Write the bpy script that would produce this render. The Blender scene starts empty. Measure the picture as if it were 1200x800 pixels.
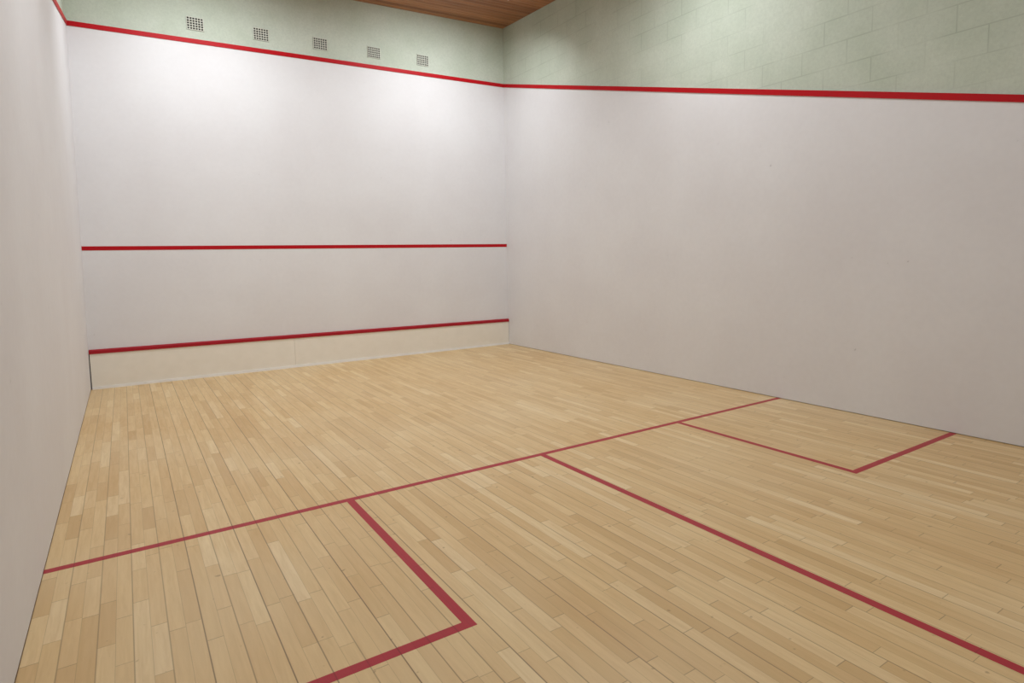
import bpy, bmesh, math, random
from mathutils import Matrix, Vector
random.seed(3)
scene = bpy.context.scene
scene.view_settings.view_transform = 'Standard'
scene.view_settings.look = 'None'

# ------------------------------------------------------------ dimensions (m)
W = 6.397           # court width
L = 9.75            # court length
LEAN = 0.066/4.6    # left wall is slightly out of plumb
SHORT = 5.467
HALF = 3.190
BOX = 1.616
BOXL = 1.639
LW = 0.05
REC = 0.015         # plaster stands proud of the blockwork
HT = 5.95
def z_front(x): return 4.547 + (4.659-4.547)*x/W
def z_right(y): return 4.659 + 0.2586*y
def z_left(y):  return 4.547 + 0.215*y
def z_ceil(x, y): return 5.65 + 0.03*(x-W) + 0.045*y

# ------------------------------------------------------------ node helpers
class NT:
    def __init__(s, name):
        s.m = bpy.data.materials.new(name); s.m.use_nodes = True
        s.t = s.m.node_tree; s.n = s.t.nodes; s.l = s.t.links
        s.b = s.n['Principled BSDF']
        tc = s.n.new('ShaderNodeTexCoord'); s.obj = tc.outputs['Object']
        sp = s.n.new('ShaderNodeSeparateXYZ'); s.l.new(s.obj, sp.inputs[0])
        s.x, s.y, s.z = sp.outputs
    def put(s, sock, v):
        if isinstance(v, bpy.types.NodeSocket): s.l.new(v, sock)
        else: sock.default_value = v
    def math(s, op, a, b=None, c=None, clamp=False):
        n = s.n.new('ShaderNodeMath'); n.operation = op; n.use_clamp = clamp
        s.put(n.inputs[0], a)
        if b is not None: s.put(n.inputs[1], b)
        if c is not None: s.put(n.inputs[2], c)
        return n.outputs[0]
    def comb(s, x, y, z):
        n = s.n.new('ShaderNodeCombineXYZ')
        for i, v in enumerate((x, y, z)): s.put(n.inputs[i], v)
        return n.outputs[0]
    def noise(s, vec, scale, detail=3, rough=0.5, dist=0.0):
        n = s.n.new('ShaderNodeTexNoise'); s.put(n.inputs['Vector'], vec)
        n.inputs['Scale'].default_value = scale; n.inputs['Detail'].default_value = detail
        n.inputs['Roughness'].default_value = rough; n.inputs['Distortion'].default_value = dist
        return n.outputs['Fac']
    def white(s, vec):
        n = s.n.new('ShaderNodeTexWhiteNoise'); n.noise_dimensions = '3D'
        s.put(n.inputs['Vector'], vec); return n.outputs['Value']
    def map(s, v, a, b, c, d):
        n = s.n.new('ShaderNodeMapRange'); s.put(n.inputs[0], v)
        for i, q in enumerate((a, b, c, d)): n.inputs[i+1].default_value = q
        return n.outputs[0]
    def ramp(s, f, stops):
        n = s.n.new('ShaderNodeValToRGB'); s.put(n.inputs[0], f)
        e = n.color_ramp.elements
        while len(e) < len(stops): e.new(0.5)
        for i, (p, c) in enumerate(stops): e[i].position = p; e[i].color = (*c, 1)
        return n.outputs[0]
    def mix(s, f, a, b, mode='MIX'):
        n = s.n.new('ShaderNodeMix'); n.data_type = 'RGBA'; n.blend_type = mode
        s.put(n.inputs[0], f)
        s.put(n.inputs[6], a if isinstance(a, bpy.types.NodeSocket) else (*a, 1))
        s.put(n.inputs[7], b if isinstance(b, bpy.types.NodeSocket) else (*b, 1))
        return n.outputs[2]
    def color(s, c): s.put(s.b.inputs['Base Color'], c if isinstance(c, bpy.types.NodeSocket) else (*c, 1))
    def rough(s, v): s.put(s.b.inputs['Roughness'], v)
    def spec(s, v): s.b.inputs['Specular IOR Level'].default_value = v

def srgb(r, g, b):
    f = lambda c: c/12.92 if c <= .04045 else ((c+.055)/1.055)**2.4
    return tuple(f(v/255) for v in (r, g, b))

# ------------------------------------------------------------ materials
def mat_plaster(name, c1, c2):
    m = NT(name)
    big = m.noise(m.obj, 0.8, 3, .6)
    base = m.mix(m.map(big, .35, .65, 0, 1), c1, c2)
    sp = m.noise(m.obj, 18, 1, .5)
    base = m.mix(m.map(sp, .25, .75, 0, .04), base, (.32, .30, .30))
    base = m.mix(m.map(sp, .80, .84, 0, .30), base, (.25, .23, .23))
    m.color(base); m.rough(.6); m.spec(.25)
    return m.m
PL_WALL = mat_plaster('court_plaster', srgb(228, 227, 228), srgb(223, 221, 222))

def mat_block(name, blocks, c1, c2):
    m = NT(name)
    big = m.noise(m.obj, 1.3, 2, .6)
    col = m.mix(m.map(big, .35, .65, 0, 1), c1, c2)
    fine = m.noise(m.obj, 40, 2, .7)
    col = m.mix(m.map(fine, .3, .75, 0, .22), col, srgb(140, 149, 136))
    if blocks:
        row = m.math('DIVIDE', m.z, .225)
        ri = m.math('FLOOR', row)
        odd = m.math('FLOORED_MODULO', ri, 2.0)
        u = m.math('ADD', m.math('DIVIDE', m.y, .45), m.math('MULTIPLY', odd, .5))
        wob = m.math('MULTIPLY', m.math('SUBTRACT', fine, .5), .010)
        fz = m.math('MULTIPLY', m.math('PINGPONG', row, .5), .225)
        fu = m.math('MULTIPLY', m.math('PINGPONG', u, .5), .45)
        d = m.math('ADD', m.math('MINIMUM', fz, fu), wob)
        joint = m.map(d, .0015, .007, 1, 0)
        patch = m.map(big, .40, .60, .08, .55)
        col = m.mix(m.math('MULTIPLY', joint, m.math('MULTIPLY', patch, .6)), col, srgb(118, 126, 112))
        tint = m.white(m.comb(m.math('FLOOR', u), ri, 4.0))
        col = m.mix(m.map(tint, 0, 1, 0, .06), col, srgb(150, 160, 146))
    m.color(col); m.rough(.8); m.spec(.2)
    return m.m
BLK_SIDE = mat_block('painted_blockwork', True, srgb(202, 209, 194), srgb(190, 199, 182))
BLK_FRONT = mat_block('painted_render', False, srgb(203, 210, 196), srgb(193, 202, 185))

def floor_nodes(m):
    bw = .129; sw = bw/2
    bx = m.math('DIVIDE', m.x, bw)
    sx = m.math('DIVIDE', m.x, sw)
    si = m.math('FLOOR', sx); bi = m.math('FLOOR', m.math('ADD', bx, .5))
    off = m.math('MULTIPLY', m.white(m.comb(si, 1.5, 0.0)), 7.0)
    ln = m.math('ADD', .44, m.math('MULTIPLY', m.white(m.comb(si, 8.5, 0.0)), .28))
    yy = m.math('ADD', m.math('DIVIDE', m.y, ln), off)
    warp = m.math('MULTIPLY', m.math('SINE', m.math('MULTIPLY', yy, 2.1)), .25)
    yy = m.math('ADD', yy, warp)
    yi = m.math('FLOOR', yy)
    rnd = m.white(m.comb(si, yi, 3.0)); rnd2 = m.white(m.comb(si, yi, 11.0))
    db = m.math('MULTIPLY', m.math('PINGPONG', bx, .5), bw)
    ds = m.math('MULTIPLY', m.math('PINGPONG', sx, .5), sw)
    de = m.math('MULTIPLY', m.math('PINGPONG', yy, .5), ln)
    seam_r = m.math('ADD', .4, m.math('MULTIPLY', m.white(m.comb(bi, 0.0, 5.0)), .6))
    # joints have opened up more towards the left wall
    open_ = m.map(m.x, .4, 3.2, 1.0, .65)
    seamb = m.math('MULTIPLY', m.map(db, .0012, .0036, 1, 0), m.math('MULTIPLY', seam_r, open_))
    seams = m.math('MULTIPLY', m.map(ds, .0003, .0014, 1, 0), .38)
    seame = m.math('MULTIPLY', m.map(de, .0008, .0026, 1, 0), .55)
    seam = m.math('MAXIMUM', seamb, m.math('MAXIMUM', seams, seame))
    gv = m.comb(m.math('ADD', m.math('MULTIPLY', m.x, 42.0), m.math('MULTIPLY', rnd2, 40.0)),
                m.math('MULTIPLY', m.y, 3.3), m.math('MULTIPLY', rnd, 30.0))
    grain = m.noise(gv, 1.0, 4, .65, .4)
    return rnd, rnd2, seam, grain

def mat_floor():
    m = NT('beech_sports_floor')
    rnd, rnd2, seam, grain = floor_nodes(m)
    col = m.ramp(rnd, [(0, srgb(203, 167, 112)), (.2, srgb(214, 180, 125)), (.6, srgb(220, 188, 134)),
                       (.88, srgb(226, 196, 143)), (1, srgb(234, 209, 162))])
    col = m.mix(m.math('MULTIPLY', rnd2, .20), col, srgb(214, 176, 126))
    col = m.mix(m.map(grain, .35, .7, 0, .40), col, srgb(190, 153, 100))
    wear = m.noise(m.obj, .6, 2, .6)
    col = m.mix(m.map(wear, .4, .7, 0, .28), col, srgb(229, 209, 170))
    dirt = m.noise(m.obj, 22, 1, .5)
    col = m.mix(m.map(dirt, .74, .80, 0, .5), col, srgb(130, 98, 64))
    col = m.mix(m.math('MULTIPLY', seam, .9), col, srgb(84, 56, 34))
    m.color(col)
    m.rough(m.map(grain, .3, .7, .32, .42)); m.spec(.5)
    return m.m
def mat_floor_line():
    m = NT('red_floor_paint')
    rnd, rnd2, seam, grain = floor_nodes(m)
    col = m.mix(m.map(grain, .3, .7, 0, .5), srgb(174, 40, 52), srgb(156, 34, 46))
    col = m.mix(m.map(rnd, 0, 1, 0, .12), col, srgb(188, 72, 72))
    col = m.mix(m.math('MULTIPLY', seam, .6), col, srgb(80, 24, 28))
    m.color(col); m.rough(.45); m.spec(.35)
    return m.m
def mat_paint(name, c, rough=.45, var=.12, dark=(.2, .02, .02), spec=.3):
    m = NT(name)
    n = m.noise(m.obj, 7, 2, .6)
    m.color(m.mix(m.map(n, .35, .7, 0, var), c, dark)); m.rough(rough); m.spec(spec)
    return m.m
FLOOR = mat_floor(); FLINE = mat_floor_line()
RED = mat_paint('red_line_paint', srgb(184, 20, 30), spec=.12)
RED_T = mat_paint('red_tin_paint', srgb(166, 28, 42), spec=.2)
CREAM = mat_paint('cream_tin_paint', srgb(237, 232, 221), .5, .08, srgb(190, 182, 162))
WHITE = mat_paint('white_metal_trim', srgb(242, 242, 240), .4, .10, srgb(170, 170, 168))
DARK = mat_paint('painted_hole_shade', srgb(40, 38, 36), .9, .1, (0, 0, 0))  # flat dark colour standing in for shade in the vent holes and tin gap
VENT = mat_paint('vent_clay_paint', srgb(208, 210, 197), .7, .2, srgb(160, 160, 148))
def mat_ceiling():
    m = NT('varnished_pine_boards')
    bi = m.math('FLOOR', m.math('DIVIDE', m.y, .1))
    r = m.white(m.comb(bi, 2.0, 0.0))
    g = m.noise(m.comb(m.math('MULTIPLY', m.x, .8), m.math('MULTIPLY', m.y, 16.0), bi), 2.5, 3, .6, .5)
    col = m.ramp(r, [(0, srgb(145, 90, 52)), (.5, srgb(174, 116, 72)), (1, srgb(196, 138, 92))])
    col = m.mix(m.map(g, .35, .7, 0, .6), col, srgb(108, 64, 36))
    m.color(col); m.rough(.4)
    return m.m
CEIL = mat_ceiling()
def mat_emit():
    m = NT('fluorescent_diffuser')
    m.color((.9, .9, .9)); m.b.inputs['Emission Color'].default_value = (.92, .96, 1, 1)
    m.b.inputs['Emission Strength'].default_value = 3.0
    return m.m
EMIT = mat_emit()

# ------------------------------------------------------------ mesh helpers
def make(name, build, mats, parent=None, fn=None, smooth=False):
    bm = bmesh.new(); build(bm)
    if fn:
        for v in bm.verts: v.co = fn(v.co.copy())
    bmesh.ops.recalc_face_normals(bm, faces=bm.faces)
    me = bpy.data.meshes.new(name); bm.to_mesh(me); bm.free()
    for mt in mats: me.materials.append(mt)
    o = bpy.data.objects.new(name, me); scene.collection.objects.link(o)
    if parent: o.parent = parent
    return o
def prism(bm, p0, p1, mat=0):
    """two matching polygon loops -> closed solid"""
    a = [bm.verts.new(p) for p in p0]; b = [bm.verts.new(p) for p in p1]
    fs = [bm.faces.new(a), bm.faces.new(b[::-1])]
    n = len(a)
    for i in range(n):
        fs.append(bm.faces.new((a[i], b[i], b[(i+1) % n], a[(i+1) % n])))
    for f in fs: f.material_index = mat
def box(bm, x0, x1, y0, y1, z0, z1, mat=0):
    prism(bm, [(x0, y0, z0), (x1, y0, z0), (x1, y1, z0), (x0, y1, z0)],
              [(x0, y0, z1), (x1, y0, z1), (x1, y1, z1), (x0, y1, z1)], mat)
def prism_y(bm, pts, y0, y1, mat=0): prism(bm, [(a, y0, b) for a, b in pts], [(a, y1, b) for a, b in pts], mat)
def prism_x(bm, pts, x0, x1, mat=0): prism(bm, [(x0, a, b) for a, b in pts], [(x1, a, b) for a, b in pts], mat)

T = .2; GAP = .006; h = LW/2; ho = .029
make('floor', lambda bm: box(bm, -T, W+T, -L-T, T, -.12, 0), [FLOOR])
def b_front(bm):
    box(bm, -T, W+T, REC, T, 0, HT, 1)
    prism_y(bm, [(0, GAP), (W, GAP), (W, z_front(W)+ho), (0, z_front(0)+ho)], 0, REC+.002, 0)
make('wall_front', b_front, [PL_WALL, BLK_FRONT])
def b_right(bm):
    box(bm, W+REC, W+T, -L-T, REC, 0, HT, 1)
    prism_x(bm, [(-L, GAP), (0, GAP), (0, z_right(0)+ho), (-L, z_right(-L)+ho)], W, W+REC+.002, 0)
make('wall_right', b_right, [PL_WALL, BLK_SIDE])
def leanf(v): return Vector((v.x + LEAN*v.z, v.y, v.z))
def b_left(bm):
    box(bm, -T, -REC, -L-T, REC, 0, HT, 1)
    prism_x(bm, [(-L, GAP), (0, GAP), (0, z_left(0)+ho), (-L, z_left(-L)+ho)], -REC-.002, 0, 0)
make('wall_left', b_left, [PL_WALL, BLK_SIDE], fn=leanf)
make('wall_back', lambda bm: box(bm, 0, W, -L-T, -L, 0, HT), [PL_WALL])

# ceiling: real tongue and groove boards running across the court
def b_ceil(bm):
    y = -L-.1
    def slab(x0, x1, y0, y1, lo, hi):
        P = [(x0, y0), (x1, y0), (x1, y1), (x0, y1)]
        prism(bm, [(a, b, z_ceil(a, b)+lo) for a, b in P], [(a, b, z_ceil(a, b)+hi) for a, b in P])
    slab(-.1, W+.1, -L-.1, .1, .012, .10)
    while y < .1:
        slab(-.1, W+.1, y+.005, min(y+.095, .1), 0, .013); y += .1
make('ceiling', b_ceil, [CEIL])

# ------------------------------------------------------------ wall lines
def root(name):
    e = bpy.data.objects.new(name, None); scene.collection.objects.link(e); return e
make('out_line', lambda bm: prism_y(bm, [(.066, z_front(0)-ho), (W, z_front(W)-ho), (W, z_front(W)+ho), (.066, z_front(0)+ho)], -.010, -.0002), [RED])
make('out_line', lambda bm: prism_x(bm, [(-L, z_right(-L)-ho), (-.01, z_right(0)-ho), (-.01, z_right(0)+ho), (-L, z_right(-L)+ho)], W-.010, W-.0002), [RED])
make('out_line', lambda bm: prism_x(bm, [(-L, z_left(-L)-ho), (-.01, z_left(0)-ho), (-.01, z_left(0)+ho), (-L, z_left(-L)+ho)], .0002, .010), [RED], fn=leanf)
make('service_line', lambda bm: prism_y(bm, [(.028, 1.807-.026), (W, 1.820-.026), (W, 1.820+.026), (.028, 1.807+.026)], -.003, -.0002), [RED])

# tin
tin = root('tin_board')
def tz(x, a): return a - .042*x/W
def b_tin(bm):
    prism_y(bm, [(.016, .03), (2.55, .03), (2.55, tz(2.55, .465)), (.016, .465)], -.025, -.002)
    prism_y(bm, [(2.552, .03), (W-.004, .03), (W-.004, tz(W, .465)), (2.552, tz(2.552, .465))], -.025, -.002)
make('panel', b_tin, [CREAM], tin)
make('base_strip', lambda bm: box(bm, .016, W-.004, -.034, -.002, 0, .034), [WHITE], tin)
def b_tt(bm):
    pts = [(-.036, -.026), (-.036, .012), (-.006, .028), (-.001, .028), (-.001, -.026)]
    prism(bm, [(.012, y, .488+z) for y, z in pts], [(W, y, .446+z) for y, z in pts])
make('top_batten', b_tt, [RED_T], tin)
make('gap_shade_strip', lambda bm: box(bm, .007, .016, -.006, -.001, .0, .46), [DARK], tin)  # solid dark strip, paints the shade inside the gap at the tin's end

# ------------------------------------------------------------ floor lines
def strip(name, rects):
    def b(bm):
        for x0, x1, y0, y1 in rects: box(bm, x0, x1, y0, y1, 0, .0008)
    return make(name, b, [FLINE])
strip('short_line', [(0, W, -SHORT-h, -SHORT+h)])
strip('half_court_line', [(HALF-h, HALF+h, -L, -SHORT-h)])
strip('service_box', [(BOX-h, BOX+h, -SHORT-BOXL-h, -SHORT-h), (0, BOX-h, -SHORT-BOXL-h, -SHORT-BOXL+h)])
strip('service_box', [(W-BOX-h, W-BOX+h, -SHORT-BOXL-h, -SHORT-h), (W-BOX+h, W, -SHORT-BOXL-h, -SHORT-BOXL+h)])

# ------------------------------------------------------------ air vents
def vent(cx, cz):
    def b(bm):
        w, hh = .21, .17; nx, nz = 6, 5
        y0, y1 = REC-.012, REC-.001
        fr = .010; bar = .010
        box(bm, cx-w/2, cx+w/2, REC-.003, REC-.001, cz-hh/2, cz+hh/2, 1)  # dark sheet behind the bars, its colour stands for shade in the holes
        pw = (w-2*fr+bar)/nx; ph = (hh-2*fr+bar)/nz
        xs = [(cx-w/2, cx-w/2+fr)] + [(cx-w/2+fr+i*pw-bar, cx-w/2+fr+i*pw) for i in range(1, nx)] + [(cx+w/2-fr, cx+w/2)]
        zs = [(cz-hh/2, cz-hh/2+fr)] + [(cz-hh/2+fr+i*ph-bar, cz-hh/2+fr+i*ph) for i in range(1, nz)] + [(cz+hh/2-fr, cz+hh/2)]
        for a, c in xs: box(bm, a, c, y0, y1, cz-hh/2, cz+hh/2)
        for a, c in zs: box(bm, cx-w/2, cx+w/2, y0+.0005, y1, a, c)
    make('air_vent', b, [VENT, DARK])
for i in range(5):
    vent(1.485+.836*i, 4.805+.0125*i)

# ------------------------------------------------------------ ceiling lights
def lamp(cx, cy, power, tilt=0, spread=180):
    r = root('ceiling_light')
    z = z_ceil(cx, cy)
    sx, sy = 1.4, .30
    def hb(bm):
        pts = [(-sy/2, .07), (-sy/2+.04, 0), (sy/2-.04, 0), (sy/2, .07)]
        zt = z_ceil(cx-sx/2, cy-sy/2)
        prism(bm, [(cx-sx/2, cy+a, zt-.09+b_) for a, b_ in pts], [(cx+sx/2, cy+a, zt-.09+b_) for a, b_ in pts])
        box(bm, cx-sx/2+.1, cx+sx/2-.1, cy-.06, cy+.06, zt-.03, z+.004)
    make('housing', hb, [WHITE], r)
    make('diffuser', lambda bm: box(bm, cx-sx/2+.03, cx+sx/2-.03, cy-sy/2+.05, cy+sy/2-.05, z-.135, z-.11), [EMIT], r)
    ld = bpy.data.lights.new('lamp', 'AREA'); ld.shape = 'RECTANGLE'; ld.size = sx; ld.size_y = .2
    ld.energy = power; ld.color = (.92, .965, 1.0); ld.spread = math.radians(spread)
    lo = bpy.data.objects.new('lamp', ld); scene.collection.objects.link(lo)
    lo.location = (cx, cy, z-.19); lo.rotation_euler = (math.radians(tilt), 0, 0); lo.parent = r
for cx in (1.5, 4.85):
    lamp(cx, -1.65, 40, 26, 152)
    lamp(cx, -4.7, 58)
lamp(3.3, -8.1, 36)

# ------------------------------------------------------------ camera
a, b, r = -0.5702, -0.09381, -0.01905
ca, sa, cb, sb, cr, sr = math.cos(a), math.sin(a), math.cos(b), math.sin(b), math.cos(r), math.sin(r)
A = Matrix(((ca, sa, 0), (-sa, ca, 0), (0, 0, 1)))
B = Matrix(((1, 0, 0), (0, cb, sb), (0, -sb, cb)))
C = Matrix(((cr, 0, sr), (0, 1, 0), (-sr, 0, cr)))
R = C @ B @ A
right, fwd, up = R[0], R[1], R[2]
M = Matrix(((right[0], up[0], -fwd[0], .4541), (right[1], up[1], -fwd[1], -9.277),
            (right[2], up[2], -fwd[2], 1.573), (0, 0, 0, 1)))
cd = bpy.data.cameras.new('camera'); cd.sensor_width = 36; cd.sensor_fit = 'HORIZONTAL'
cd.lens = 698.8*36/1200; cd.shift_x = 4.405/1200; cd.shift_y = -30.91/1200; cd.clip_start = .02
co = bpy.data.objects.new('camera', cd); scene.collection.objects.link(co); co.matrix_world = M
scene.camera = co
w = bpy.data.worlds.new('world'); scene.world = w; w.use_nodes = True
w.node_tree.nodes['Background'].inputs[0].default_value = (0, 0, 0, 1)
w.node_tree.nodes['Background'].inputs[1].default_value = 0
